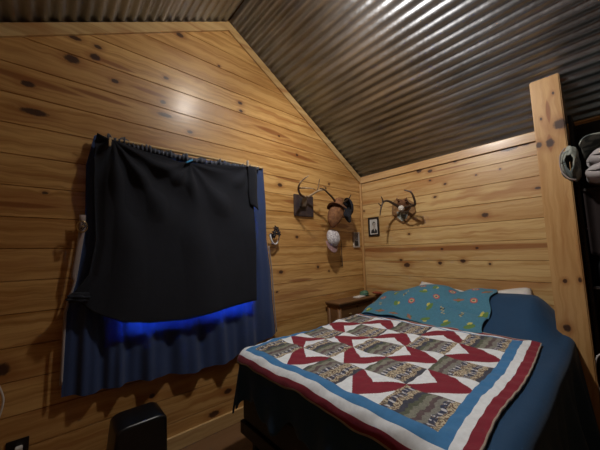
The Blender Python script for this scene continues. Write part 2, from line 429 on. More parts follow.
struct(mesh_obj('wall_front', bm, M['pinex']))
bm = nb(); box(bm, XW-.1, XE+.1, YB-.1, S+.12, -.08, 0)
struct(mesh_obj('floor', bm, M['floor']))
# corrugated roof lining: ribs run along y
SLR_ = SL
def corr(sgn):
    SL = SLR_ if sgn > 0 else SLL; pitch = .0762; amp = .0075; L = (XE-APX)*math.sqrt(1+SL*SL)+.06
    n = int(L/pitch*10); tx = math.cos(math.atan(SL)); tz = -math.sin(math.atan(SL))
    bm = nb(); rows = []; prev = None
    ys = [YB+.002, -1.4, .4, S+.009]
    for i in range(n+1):
        s = L*i/n; d = amp*math.cos(2*PI*s/pitch)+amp
        x = APX+sgn*(s*tx+d*math.sin(math.atan(SL))); z = ZA+s*tz+d*math.cos(math.atan(SL))
        row = [bm.verts.new((x, y, z+.001)) for y in ys]
        if prev:
            for a in range(len(ys)-1): bm.faces.new((prev[a], row[a], row[a+1], prev[a+1]))
        prev = row
    bmesh.ops.recalc_face_normals(bm, faces=bm.faces)
    return bm
bm = corr(1); b2 = corr(-1); me_ = bpy.data.meshes.new('t'); b2.to_mesh(me_); b2.free(); bm.from_mesh(me_); bpy.data.meshes.remove(me_)
ce = mesh_obj('ceiling', bm, M['roof'], smooth=True); struct(ce)
md = ce.modifiers.new('thickness', 'SOLIDIFY'); md.thickness = .006; md.offset = 0
# roof deck above the sheets keeps daylight out
bm = nb()
for s in (-1, 1):
    SL = SLR_ if s > 0 else SLL
    prism(bm, [(APX, YB-.1, ZA+.04), (APX+s*(XE-APX+.12), YB-.1, ZA+.04-SL*(XE-APX+.12)), (APX+s*(XE-APX+.12), YB-.1, ZA+.10-SL*(XE-APX+.12)), (APX, YB-.1, ZA+.10)], (0, S-YB+.3, 0))
struct(mesh_obj('trim_8', bm, M['darkwood']))
SL = SLR_
# rake trims, eave trims, corner trim, baseboards
n_ = 1
def rake(s, wdt=.075):
    bm = nb(); y0 = S-.020
    xe, ZE, k_ = (XE, globals()['ZE'], SL) if s > 0 else (XW, ZEL, SLL)
    cs = math.sqrt(1+k_*k_)*wdt
    prism(bm, [(APX, y0, ZA-.004), (xe, y0, ZE-.004), (xe, y0, ZE-cs), (APX, y0, ZA-cs)], (0, .019, 0))
    return bm
struct(mesh_obj('trim_1', rake(1), M['trimx'])); struct(mesh_obj('trim_2', rake(-1), M['trimx']))
ep = (XE-.020, XE-.001, .342, S-.021, ZE-.085, ZE-.002)
struct(boxo('trim_3', ep, M['trimy'], bev=.002))
struct(boxo('trim_4', (XE-.030, XE-.001, S-.028, S-.001, 0, ZE-.09), pine('pine_corner_strip', 2, plank=False, rnd=5, vertical=True, light=(.56, .34, .14, 1), dark=(.46, .26, .09, 1)), bev=.008))
struct(boxo('baseboard_back', (XW+.02, XE-.032, S-.022, S-.001, 0, .102), M['trimx'], bev=.004))
struct(boxo('baseboard_right', (XE-.022, XE-.001, YB+.01, S-.03, 0, .102), M['trimy'], bev=.004))
struct(boxo('baseboard_left', (XW+.001, XW+.02, YB+.01, S-.03, 0, .102), M['trimy'], bev=.004))
# window
wf = bpy.data.objects.new('window_1', None); C.objects.link(wf); wf['kind'] = 'structure'
bm = nb(); f_ = .035
for d in ((WX0, WX1, WZ0, WZ0+f_), (WX0, WX1, WZ1-f_, WZ1), (WX0, WX0+f_, WZ0+f_, WZ1-f_), (WX1-f_, WX1, WZ0+f_, WZ1-f_), (.615, .650, WZ0+f_, WZ1-f_), (.76, .83, WZ0+f_, WZ1-f_), (WX0+f_, WX1-f_, 1.50, 1.535)):
    box(bm, d[0], d[1], S+.05, S+.09, d[2], d[3], .004)
mesh_obj('window_frame', bm, M['vinyl'], wf)
boxo('pane', (WX0+.01, WX1-.01, S+.065, S+.069, WZ0+.01, WZ1-.01), M['glass'], wf, bev=0)
bm = nb()
for d in ((WX0-.07, WX1+.07, WZ1, WZ1+.08), (WX0-.07, WX1+.07, WZ0-.06, WZ0), (WX0-.07, WX0, WZ0, WZ1), (WX1, WX1+.07, WZ0, WZ1)):
    box(bm, d[0], d[1], S-.018, S-.001, d[2], d[3], .003)
mesh_obj('window_casing', bm, M['trimx'], wf)

# post at the closet, cut to the slope of the roof
bm = nb(); px0, px1, py0, py1 = 2.64, 2.80, .176, .342
zt = lambda x: roofz(x)-.003
vs = [bm.verts.new(p) for p in ((px0, py0, 0), (px1, py0, 0), (px1, py1, 0), (px0, py1, 0), (px0, py0, zt(px0)), (px1, py0, zt(px1)), (px1, py1, zt(px1)), (px0, py1, zt(px0)))]
for f in ((0, 3, 2, 1), (4, 5, 6, 7), (0, 1, 5, 4), (1, 2, 6, 5), (2, 3, 7, 6), (3, 0, 4, 7)): bm.faces.new([vs[i] for i in f])
bmesh.ops.bevel(bm, geom=[e for e in bm.edges if abs(e.verts[0].co.z-e.verts[1].co.z) > 1], offset=.006, segments=2, affect='EDGES')
struct(mesh_obj('trim_5', bm, M['post']))
# closet partition running from post to the wall
boxc = boxo('trim_6', (px1+.001, XE-.023, .30, .325, 0, ZE-.10), M['darkwood'], bev=.001); struct(boxc)

# ---------------------------------------------------------------- ceiling lamp
L = thing('ceiling_lamp', 'bare round bulb hanging from the ridge of the metal roof', 'lamp', loc=LAMP)
bm = nb(); lathe(bm, [(.02, .115), (.045, .10), (.05, .09), (.05, .07), (.022, .06), (.02, .03)], (0, 0, 0)); mesh_obj('lamp_holder', bm, M['cable'], L, True)
bm = nb(); tube(bm, [(0, 0, .11), (0, 0, ZA-LAMP.z-.002)], .004); mesh_obj('cord', bm, M['cable'], L)
bm = nb(); bmesh.ops.create_uvsphere(bm, u_segments=20, v_segments=12, radius=.05); bmesh.ops.translate(bm, verts=bm.verts, vec=(0, 0, 0)); bu = mesh_obj('bulb', bm, M['bulb'], L, True)
bm = nb(); lathe(bm, [(.018, -.05), (.040, -.045), (.055, .0), (.058, .035), (.054, .035), (.050, .0), (.016, -.04)], (0, 0, 0), 'z', 20)
bmesh.ops.rotate(bm, verts=bm.verts, cent=(0, 0, 0), matrix=Vector((.62, -.05, -.78)).to_track_quat('Z', 'Y').to_matrix())
bmesh.ops.translate(bm, verts=bm.verts, vec=(-.085, 0, .035)); rf_ = mesh_obj('added_cup', bm, M['silver'], L, True); rf_['label'] = 'small silver cup added beside the bulb'  # invented cup, added to go with the extra spot and dim the left
lo.location = LAMP+Vector((0, 0, -.12)) # light leaves below the bulb

# ---------------------------------------------------------------- bed
BX0, BX1, BY0, BY1, BZ = .99, 3.02, .27, 1.77, .70
bed = thing('bed', 'low dark bed frame and mattress almost hidden under deep blue bedding', 'bed', loc=(BX0, BY0, 0))
o_ = (BX0, BY0, 0)
boxo('mattress', (BX0, BX1, BY0, BY1, .47, BZ), M['mattress'], bed, .05, o_)
boxo('box_spring', (BX0+.01, BX1-.01, BY0+.01, BY1-.01, .28, .468), M['blackmetal'], bed, .02, o_)
bm = nb()
for d in ((BX0, BX1, BY0, BY0+.04), (BX0, BX1, BY1-.04, BY1), (BX0, BX0+.04, BY0+.04, BY1-.04), (BX1-.04, BX1, BY0+.04, BY1-.04)):
    box(bm, d[0]-o_[0], d[1]-o_[0], d[2]-o_[1], d[3]-o_[1], .20, .278, .004)
mesh_obj('bed_frame', bm, M['blackmetal'], bed)
for lx in (BX0+.06, BX1-.10):
    for ly in (BY0+.05, BY1-.09): boxo('leg', (lx, lx+.04, ly, ly+.04, 0, .199), M['blackmetal'], bed, .004, o_)

def hump(x, y):
    hy = sst(.24, .50, y)*(1-.45*sst(1.35, 1.80, y))
    dip = 1-.22*math.exp(-((y-1.02)/.09)**2)*sst(2.6, 2.8, x)
    return .235*hy*dip*sst(2.29, 2.86, x)*(1-.25*sst(2.9, 3.1, x)) + .028*sst(1.7, 2.3, x)*sst(.2, .5, y)
def rip(x, y): return .004*math.sin(9*x+3*math.sin(5*y))+.003*math.sin(13*y+4*math.sin(3*x))
ZC = .718
def drape(X, Y, off, A=.25, kf=13, x0=BX0-.012, y0=BY0-.012, y1=BY1+.012):
    r = .055; R = r+off
    cx, c0, c1 = x0+r, y0+r, y1-r
    ox = min(0, X-cx); oy = (Y-c1) if Y > c1 else ((Y-c0) if Y < c0 else 0)
    d = math.hypot(ox, oy)
    bx, by = max(X, cx), min(max(Y, c0), c1)
    z = ZC+off+rip(bx, by)+hump(bx, by)
    if d < 1e-9: return Vector((bx, by, z))
    ux, uy = ox/d, oy/d
    a = min(d/R, PI/2); h = R*math.sin(a); dr = max(0, d-R*PI/2)
    t = (bx*1.0+by)+math.atan2(uy, -ux)*.25
    h += A*dr*(.25+.6*math.sin(kf*t+1.3)*.5+.25*math.sin(kf*2.3*t))
    return Vector((bx+ux*h, by+uy*h, z-R*(1-math.cos(a))-dr))
# comforter
cu0, cu1, cv0, cv1 = BY0-.60, BY1+.26, BX0-.27, 3.035
def Fc(u, v):
    Y = cu0+(cu1-cu0)*u; X = cv0+(cv1-cv0)*v
    if v < .12: X += .035*math.sin(Y*17)*(1-v/.12)+.02*math.sin(Y*41+1)*(1-v/.12)
    p = drape(X, Y, 0)
    return p
comf = grid('comforter', Fc, 150, 150, M['comf'], thick=.012)
tag(comf, 'deep blue comforter covering the bed and hanging over its sides and foot', 'comforter')
# quilt -------------------------------------------------------
Q = [Vector((1.055, 1.676)), Vector((1.04, .479)), Vector((2.275, .515)), Vector((2.22, 1.775))]   # inner corners: BL BR TR TL
W8, R8, B8, E8 = srgb(230, 236, 242), srgb(128, 18, 44), srgb(58, 122, 176), srgb(160, 146, 134)
bands = [(.00, srgb(132, 124, 106), 2), (.11, srgb(48, 56, 84), 1), (.22, srgb(128, 128, 122), 0), (.32, srgb(92, 76, 80), 0), (.41, srgb(128, 130, 118), 0),
         (.52, srgb(86, 92, 76), 0), (.60, srgb(60, 64, 80), 0), (.70, srgb(130, 120, 104), 2), (.81, srgb(46, 54, 82), 1), (.92, srgb(124, 118, 106), 2)]
rng = np.random.RandomState(3); NZ = rng.rand(512, 512)
def nz(a, b): return NZ[int(a) % 512, int(b) % 512]
def printed(i, j, a, b):
    """a: 0..1 across the stripes (right to left), b: along"""
    a = (a+.31*((i*3+j*5) % 4)+.02*math.sin(b*14+i)+.012*math.sin(b*37+j)) % 1
    c, t = bands[0][1:]
    for s, cc, tt in bands:
        if a >= s: c, t = cc, tt
    n = nz(a*40+i*31, b*40+j*57)
    if t == 2:
        k = (b*8) % 1
        if n > .55: c = srgb(196, 184, 158)
        elif n < .25: c = srgb(96, 66, 52)
    elif t == 1:
        k = (b*7) % 1
        if abs(k-.5) < .17 and n > .25: c = srgb(204, 204, 210)
        elif n > .8: c = srgb(120, 104, 84)
    else:
        f = .82+.36*n; c = (c[0]*f, c[1]*f, c[2]*f, 1)
    return c
def in_tri(p, a, b, c):
    def s(u, v, w_): return (u[0]-w_[0])*(v[1]-w_[1])-(v[0]-w_[0])*(u[1]-w_[1])
    d1, d2, d3 = s(p, a, b), s(p, b, c), s(p, c, a)
    return not ((d1 < 0 or d2 < 0 or d3 < 0) and (d1 > 0 or d2 > 0 or d3 > 0))
# (row r from foot, column c from left) -> side of the cell the arrow opens to: 'r+' next row, 'c+' next column...
OPEN = {(0,1):'r+',(1,0):'c+',(0,3):'r+',(1,4):'c-',(3,0):'c+',(4,1):'r-',(3,4):'c-',(4,3):'r-',(1,2):'r+',(2,1):'c+',(3,2):'r-',(2,3):'c-'}
def quilt_col(r, c):
    """r (rows from foot), c (columns from left) in cells"""
    bw = .245
    m = max(-r, -c, c-5)*bw
    if r > 5:
        q = (r-5)*bw
        if q > m-.01: m = 0.001 if q < .010 else (.06 if q < .034 else (.1 if q < .055 else .2))
    if m > 0:
        wob = 0
        if m < .050+wob: return B8
        if m < .090+wob: return W8
        if m < .130+wob: return R8
        return E8
    i, j = min(4, int(r)), min(4, int(c)); a, b = c-j, r-i
    if (i+j) % 2 == 0: return printed(i, j, 1-a, b)
    o = OPEN[(i, j)]
    # local frame: y=1 is the open side
    if o == 'r+': x, y = a, b
    elif o == 'r-': x, y = a, 1-b
    elif o == 'c+': x, y = b, a
    else: x, y = b, 1-a
    h = abs(x-.5)   # arrow: outer edges run from the far side to just below the open corners
    if y > (h-.08)/.42*.58 and y < 1-.40*(1-h/.5): return R8
    return W8
QB = .138/.245
def qmap(u, v):
    c = -QB+(5+2*QB)*u; r = -QB+(5+QB+.26)*v
    return r, c
def Fq(u, v):
    r, c = qmap(u, v); s, t = c/5, r/5
    p = (Q[0]*(1-s)+Q[1]*s)*(1-t)+(Q[3]*(1-s)+Q[2]*s)*t
    # slightly irregular cloth outline
    p.x += .006*math.sin(7*p.y)*max(0, 1-v*6); p.y += .008*math.sin(6*p.x)*max(0, u*8-7)
    q = drape(p.x, p.y, .018, A=.15)
    q.z += .0035*math.sin(p.x*26)*math.sin(p.y*26)+.002*math.sin(p.x*61+p.y*40)
    return q
quilt = grid('patchwork_quilt', Fq, 460, 460, M['quilt'], thick=.010, col=lambda u, v: quilt_col(*qmap(u, v)))
tag(quilt, 'patchwork quilt with maroon arrow stars, white triangles and blue border spread on the bed', 'quilt')
# pillows -------------------------------------------------------
def pillow(cx, cy, cz, wx, wy, t, tilt, label, roll=0):
    bm = nb(); n = 18
    top = {}; 
    for s in (1, -1):
        for i in range(n+1):
            for j in range(n+1):
                a, b = -1+2*i/n, -1+2*j/n
                th = t*((1-abs(a)**3.2)*(1-abs(b)**3.2))**.5
                sx = 1-.07*(1-abs(b))**1*abs(a)**2; sy = 1-.07*(1-abs(a))*abs(b)**2
                top[(s, i, j)] = bm.verts.new((a*wx/2*sx, b*wy/2*sy, s*th/2+.004*s))
    for s in (1, -1):
        for i in range(n):
            for j in range(n):
                q = [top[(s, i, j)], top[(s, i+1, j)], top[(s, i+1, j+1)], top[(s, i, j+1)]]
                bm.faces.new(q if s > 0 else q[::-1])
    bmesh.ops.remove_doubles(bm, verts=bm.verts, dist=.0085)
    bmesh.ops.rotate(bm, verts=bm.verts, cent=(0, 0, 0), matrix=Matrix.Rotation(tilt, 3, 'Y') @ Matrix.Rotation(roll, 3, 'Z'))
    o = mesh_obj('pillow', bm, M['pillow'], smooth=True); o.location = (cx, cy, cz)
    return tag(o, label, 'pillow', 'pillows at the head of the bed')
pillow(2.86, 1.24, .860, .40, .54, .13, -.75, 'white pillow whose edge shows above the printed blue blanket, left of the bed head', -.20)
pillow(2.86, .72, .852, .40, .52, .13, -.75, 'white pillow whose corner peeks out of the deep blue comforter beside the wooden post', .30)
# printed blanket over the pillows --------------------------------
TB = srgb(66, 124, 150)
rr = random.Random(11); blobs = []
for i in range(8):
    for j in range(5):
        blobs.append(((i+.3+rr.uniform(-.2, .2)+.5*(j % 2))/8, (j+.5+rr.uniform(-.2, .2))/5, rr.randrange(4), rr.uniform(0, 6.28)))
TWY, TWX = 1.22, .72
def throw_col(u, v):
    x, y = u*TWY, v*TWX
    c = TB
    for bu_, bv_, k, an in blobs:
        dx, dy = (x-bu_*TWY)*.62, (y-bv_*TWX)*.62
        if dx*dx+dy*dy > .0016: continue
        a, b = dx*math.cos(an)+dy*math.sin(an), -dx*math.sin(an)+dy*math.cos(an)
        if k == 0:   # yellow-green leaf pair
            if (a/.026)**2+(b/.012)**2 < 1: return srgb(92, 128, 66)
            if ((a-.008)/.012)**2+((b-.016)/.008)**2 < 1: return srgb(196, 186, 92)
        elif k == 1:  # rose ring
            q = math.hypot(a, b)
            if q < .007: return srgb(70, 120, 100)
            if q < .013: return srgb(200, 160, 130)
            if q < .019: return srgb(168, 74, 84)
        elif k == 2:
            if (a/.030)**2+(b/.008)**2 < 1: return srgb(150, 100, 80)
            if (a/.010)**2+(b/.018)**2 < 1: return srgb(80, 110, 70)
        else:
            if abs(b-.006*math.sin(a*300)) < .003 and abs(a) < .03: return srgb(180, 170, 120)
            if ((a+.012)/.009)**2+(b/.012)**2 < 1: return srgb(50, 74, 88)
    n = nz(u*220, v*160)
    f = .92+.14*n
    return (c[0]*f, c[1]*f, c[2]*f, 1)
def Ft(u, v):
    # u: 0 left .. 1 right, v: 0 front .. 1 head
    left = 1.93-.06*v; right = .70+.05*v+.015*math.sin(v*14)
    Y = left+(right-left)*u
    front = 2.33+.03*math.sin(Y*5)-.02*u*0; X = front+(3.0-front)*v
    if v < .1: X += .012*math.sin(Y*23)*(1-v*10)
    p = drape(X, Y, .022+.010*sst(0, .2, v), A=.1)
    p.z += .010*math.sin(7*Y+9*X)*sst(0, .3, v)+.006*math.sin(19*X-8*Y)
    
    # crease near the right end
    p.z -= .018*math.exp(-((X-(2.50+.30*(1-u)))/.02)**2)*sst(.6, .75, u)
    return p
thr = grid('printed_blanket', Ft, 230, 150, M['throw'], thick=.008, col=throw_col)
tag(thr, 'light blue blanket printed with small green and red figures lying over the pillows', 'blanket')

# ---------------------------------------------------------------- nightstand
NX0, NX1, NY0, NY1, NZT = 2.27, 2.95, 1.985, 2.19, .835
ns = thing('nightstand', 'narrow dark wooden nightstand in the corner between bed and gable wall', 'nightstand', loc=(NX0, NY0, 0)); o_ = (NX0, NY0, 0)
bm = nb(); box(bm, 0, NX1-NX0, 0, NY1-NY0, NZT-.022, NZT, .006); box(bm, .012, NX1-NX0-.012, .012, NY1-NY0, NZT-.040, NZT-.0225, .005)
mesh_obj('tabletop', bm, M['darkwood'], ns)
boxo('cabinet_body', (NX0+.03, NX1-.03, NY0+.04, NY1, .30, NZT-.041), M['darkwood'], ns, .003, o_)
for k in range(2):
    x0 = NX0+.04+k*.305
    d = boxo('drawer', (x0, x0+.295, NY0+.028, NY0+.0395, .62, NZT-.055), M['darkwood'], ns, .004, o_)
    bm = nb(); lathe(bm, [(.004, -.030), (.013, -.027), (.015, -.02), (.006, -.012), (.006, -.001)], (x0+.15-NX0, .028, .70), 'y', 14); kb = mesh_obj('knob', bm, M['brass'], d, True)
for lx in (.025, NX1-NX0-.065):
    for ly in (.02, NY1-NY0-.05):
        bm = nb(); lathe(bm, [(.012, 0), (.016, .02), (.013, .06), (.018, .25), (.022, .30), (.022, .794)], (lx+.02, ly+.02, 0), 'z', 12); mesh_obj('leg', bm, M['darkwood'], ns, True)
bm = nb()
box(bm, 2.66, 2.82, 2.04, 2.12, NZT+.001, NZT+.012, .002); bmesh.ops.rotate(bm, verts=bm.verts, cent=(2.74, 2.08, NZT), matrix=Matrix.Rotation(.15, 3, 'Z'))
tag(mesh_obj('paper_pad', bm, M['paper']), 'folded white paper lying on the dark nightstand', 'paper')
def leafplant(name, centre, n, r, h, m, label, cat, seed):
    rg = random.Random(seed); bm = nb()
    for i in range(n):
        a = rg.uniform(0, 6.28); L_ = r*rg.uniform(.5, 1); hh = h*rg.uniform(.4, 1)
        c = Vector(centre); tip = c+Vector((math.cos(a)*L_, math.sin(a)*L_, hh)); mid = (c+tip)/2+Vector((0, 0, hh*.3))
        sd = Vector((-math.sin(a), math.cos(a), 0))*r*.22
        v = [bm.verts.new(p) for p in (c, mid-sd, tip, mid+sd)]
        w2 = bm.verts.new(mid+Vector((0, 0, -.006)))
        bm.faces.new((v[0], v[1], w2)); bm.faces.new((v[1], v[2], w2)); bm.faces.new((v[2], v[3], w2)); bm.faces.new((v[3], v[0], w2))
    return mesh_obj(name, bm, m)
def clump(bm, c, r, sx, sy, sz, amp, seed):
    r0 = bmesh.ops.create_icosphere(bm, subdivisions=4, radius=1)
    for v in r0['verts']:
        p = v.co.copy()
        k = 1+amp*(math.sin(5*p.x+seed)*math.sin(4*p.y+2*seed)+.6*math.sin(9*p.z+seed*3+3*p.x))
        v.co = Vector((c[0]+p.x*sx*r*k, c[1]+p.y*sy*r*k, c[2]+max(p.z, -.75)*sz*r*k))
bm = nb(); clump(bm, (2.87, 2.10, NZT+.028), .06, 1.05, .9, .55, .16, 2)
tag(mesh_obj('green_cloth', bm, M['green'], smooth=True), 'crumpled green cloth at the corner end of the nightstand', 'cloth')
bm = nb(); clump(bm, (2.99, 2.0, .865), .05, .9, 1.3, .3, .12, 5)
o = mesh_obj('red_cloth', bm, M['red'], smooth=True)
tag(o, 'small rust red cloth tucked between nightstand and bed head by the corner', 'cloth')

# ---------------------------------------------------------------- curtain, blanket over the window
rod = thing('curtain_rod', 'pale wooden rod above the window behind the black blanket', 'rod')
p0 = atY(100, 137, S-.07); p1 = atY(262, 168, S-.07)
bm = nb(); tube(bm, [p0, p1], .011, 12); mesh_obj('pole', bm, M['pegwood'], rod, True, 40)
for t in (.08, .92):
    q = p0.lerp(p1, t); bm = nb(); box(bm, q.x-.008, q.x+.008, q.y, S-.001, q.z-.03, q.z-.012, .002); mesh_obj('bracket', bm, M['pegwood'], rod)
YC = S-.055
def wp(lst, Y): return [tuple(atY(a, b, Y)) for a, b in lst]
CT = wp([(94,136),(112,139),(140,147),(165,153),(190,159),(220,163),(247,167),(263,169)], YC)
CB = wp([(61,398),(95,393),(125,384),(160,377),(200,371),(232,360),(255,346),(276,333)], YC)
CL = wp([(94,136),(86,165),(85,228),(76,280),(66,312),(61,398)], YC)
CR = wp([(263,169),(266,205),(267,240),(271,270),(273,300),(276,333)], YC)
def coons(T_, B_, L_, R_, u, v):
    t, b, l, r = lerp_poly(T_, u), lerp_poly(B_, u), lerp_poly(L_, v), lerp_poly(R_, v)
    out = []
    for k in range(3):
        bi = (1-u)*(1-v)*T_[0][k]+u*(1-v)*T_[-1][k]+(1-u)*v*B_[0][k]+u*v*B_[-1][k]
        out.append((1-v)*t[k]+v*b[k]+(1-u)*l[k]+u*r[k]-bi)
    return out
def Fcur(u, v):
    p = coons(CT, CB, CL, CR, u, v)
    f = .022*math.sin(u*PI*2*7+.8*math.sin(v*3))+.010*math.sin(u*PI*2*17+2*v)
    p[1] += f*(.45+.4*v)*(.6+.4*math.sin(u*PI))
    if v < .02: p[2] += .012*abs(math.sin(u*90))
    p[2] += .004*v*math.sin(u*PI*2*7)
    return p
cur = thing('curtain', 'blue window curtain on the gable wall glowing where daylight shows below the black blanket', 'curtain')
grid('panel', Fcur, 200, 90, M['curtain'], cur, thick=.0)
def edge_strip(side, w0, v0, v1, name='edge_lining'):
    def F(u, v):
        vv = v0+(v1-v0)*v; p = list(lerp_poly(side, vv)); s = -1 if side is CL else 1
        ww = w0(vv)
        p[0] += s*(ww*u-.002); p[1] -= .006+.008*math.sin(u*PI); return p
    o = grid(name, F, 3, 40, M['lining'], cur, thick=.003); o['label'] = 'pale curtain edge lining'; return o
edge_strip(CL, lambda v: .030 if v < .60 else .012, .36, .97)
edge_strip(CR, lambda v: .012, .44, .99)
# ruffled heading that peeks over the rod
bm = nb(); N = 260; prev = None
for i in range(N+1):
    u = .09+.86*i/N; q = Vector(lerp_poly(CT, u)); q.y = S-.078+.008*math.sin(i*.9)
    hgt = .004+.030*max(0, math.sin(i*.20+1.3*math.sin(i*.043)))**.6*(.35+.65*nz(i//16, 3))
    a, b = bm.verts.new(q+Vector((0, 0, -.03))), bm.verts.new(q+Vector((.004*math.sin(i), .006*math.sin(i*.5), hgt)))
    if prev: bm.faces.new((prev[0], a, b, prev[1]))
    prev = (a, b)
hd = mesh_obj('ruffled_heading', bm, M['ruffle'], cur, True); s_ = hd.modifiers.new('t', 'SOLIDIFY'); s_.thickness = .003; hd['label'] = 'slate blue ruffled heading'
# black blanket
YK = S-.115
KT = wp([(100,137),(108,138),(114,140),(128,145),(145,151),(165,156),(178,161),(190,163),(204,164),(220,165),(236,166),(250,167)], YK)
KB = wp([(66,299),(78,303),(92,313),(120,322),(150,323),(185,320),(215,312),(238,305),(256,300)], YK)
KL = wp([(97,133),(95,150),(94,180),(95,210),(96,240),(89,275),(69,299)], YK)
KR = wp([(250,167),(252,190),(253,215),(255,250),(256,300)], YK)
KT[0] = KL[0]
cl1, cl2, cl3 = Vector(KT[2]), Vector(KT[7]), Vector(KT[-1])
def Fk(u, v):
    p = coons(KT, KB, KL, KR, u, v); x, z = p[0], p[2]; d = 0
    for c_, k_, a_ in ((cl1, 17, .017), (cl2, 14, .010), (cl3, 12, .008)):
        dx, dz = x-c_.x, c_.z-z; r = math.hypot(dx, dz)+.001; an = math.atan2(dx, max(dz, .001))
        d += a_*1.3*math.sin(an*k_*.7+.6)*math.exp(-((r-.35)/.45)**2)*min(1, r/.08)
    d += .012*math.sin(u*19+1.2*math.sin(2.5*v))*sst(.1, .6, v)
    d -= .05*math.exp(-((u-.03)/.07)**2)*sst(0, .06, v)          # gathered roll at the left side
    d += .03*sst(.5, 1, v)*math.sin(u*2.2)*0
    p[1] += -abs(d)*.3-d*.8
    # sag under the straight top between the clips
    return p
blk = grid('black_blanket', Fk, 170, 120, M['blanket'], thick=.006)
tag(blk, 'black fleece blanket clipped over the blue curtain to darken the window', 'blanket')
FT = wp([(247,166),(256,168)], YK-.012); FB = wp([(250,205),(258,210)], YK-.012)
def Ff(u, v):
    a = lerp_poly(FT, u); b = lerp_poly(FB, u); p = [a[k]+(b[k]-a[k])*v for k in range(3)]
    p[1] -= .018*math.sin(u*PI); p[0] += .004*math.sin(v*7); return p
o = grid('corner_flap', Ff, 10, 20, M['blanket'], blk, thick=.006)
# gathered tuft at the lower left
bm = nb(); q = atY(72, 299, YK-.02)
clump(bm, (q.x+.025, q.y+.01, q.z+.002), .05, 1.1, .6, .6, .16, 4); mesh_obj('gathered_corner', bm, M['blanket'], blk, True)
# clips
def clip(px_, py_, m, label, tilt):
    q = atY(px_, py_, YK-.02); bm = nb()
    for s in (-1, 1):
        box(bm, -.006, .006, s*.007-.003, s*.007+.003, -.032, .022, .002)
    tube(bm, [(-.008, 0, .0), (.008, 0, .0)], .005, 8)
    bmesh.ops.rotate(bm, verts=bm.verts, cent=(0, 0, 0), matrix=Matrix.Rotation(tilt, 3, 'Y'))
    o = mesh_obj('clothes_peg', bm, m); o.location = q
    return tag(o, label, 'clothes peg', 'pegs holding the black blanket')
clip(110, 141, M['pegwood'], 'wooden clothes peg at the left top corner of the black blanket', 0)
clip(190, 161, M['blueplastic'], 'light blue clothes peg at the middle of the black blanket top', -.9 + 1.9)
clip(247.5, 163, M['framepale'], 'pale clothes peg at the right top corner of the black blanket', 0)

# holdbacks
def holdback(px_, py_, label, big):
    q = atY(px_, py_, S-(.04 if big else .075)); t = thing('curtain_holdback', label, 'curtain holdback', 'curtain holdbacks', q)
    bm = nb(); lathe(bm, [(.022, .039 if big else .074), (.022, .033), (.008, .03), (.006, -.02), (.010, -.024)], (0, 0, 0), 'y', 14); mesh_obj('wall_hook', bm, M['iron'] if big else M['brass'], t, True)
    bm = nb(); n = 22
    if big:
        pts = [(.052*math.cos(a)+.002, -.02-.008*math.sin(2*a), .078*math.sin(a)-.012) for a in [(-PI*1.05+k*PI*1.25/n) for k in range(n+1)]]
        tube(bm, pts, taper(n+1, .009, .006), 8)
    else:
        pts = [(.024*math.cos(a)-.006, -.020, .034*math.sin(a)) for a in [k*2*PI/n for k in range(n)]]
        tube(bm, pts, .0045, 7, closed=True)
    mesh_obj('loop', bm, M['cable'] if big else M['brass'], t, True)
    rg = random.Random(5 if big else 8)
    for k in range(9 if big else 3):
        a = rg.uniform(0, 6.28); r = rg.uniform(.01, .042 if big else .018); bm = nb()
        c = Vector((r*math.cos(a), -.03-rg.uniform(0, .015), r*math.sin(a)*1.1+(.02 if big else 0)))
        for j in range(5):
            b_ = j*2*PI/5+a; L_ = .030 if big else .012
            tube(bm, [c, c+Vector((math.cos(b_)*L_*.5, -.006, math.sin(b_)*L_*.5)), c+Vector((math.cos(b_)*L_, .002, math.sin(b_)*L_))], [.002, L_*.28, .001], 6)
        fl = mesh_obj('flower', bm, M['iron'], t, True)
        bm = nb(); bmesh.ops.create_uvsphere(bm, u_segments=8, v_segments=6, radius=.005 if big else .004); bmesh.ops.translate(bm, verts=bm.verts, vec=c+Vector((0, -.008, 0)))
        mesh_obj('bead', bm, M['silver'], fl, True)
    return t
holdback(273.5, 235, 'dark flowered curtain holdback with a white loop on the right of the curtain', True)
holdback(83, 227, 'small brass curtain holdback hook left of the black blanket', False)

# ---------------------------------------------------------------- black bin under the window
q = atY(140, 410, 1.80)
BXa, BXb = .30, .56; bt = .45
bm = nb(); prof = []
pts = []
rc = .06
for x, z in ((BXa-.035, 0), (BXb+.012, 0)): pts.append((x, z))
for k in range(7): a = k*PI/2/6; pts.append((BXb-rc+rc*math.cos(a), bt-rc*.6+rc*.6*math.sin(a)))
for k in range(7): a = PI/2+k*PI/2/6; pts.append((BXa+rc+rc*math.cos(a), bt-rc*.6+rc*.6*math.sin(a)))
prism(bm, [(x, 1.86, z) for x, z in pts], (0, .22, 0))
bmesh.ops.bevel(bm, geom=[e for e in bm.edges if abs(e.verts[0].co.y-e.verts[1].co.y) < .01], offset=.022, segments=4, affect='EDGES', profile=.6)
bin_ = mesh_obj('storage_bin', bm, M['blackplastic'], smooth=True, autos=50)
tag(bin_, 'glossy black bin with rounded top standing on the floor below the curtain', 'bin')

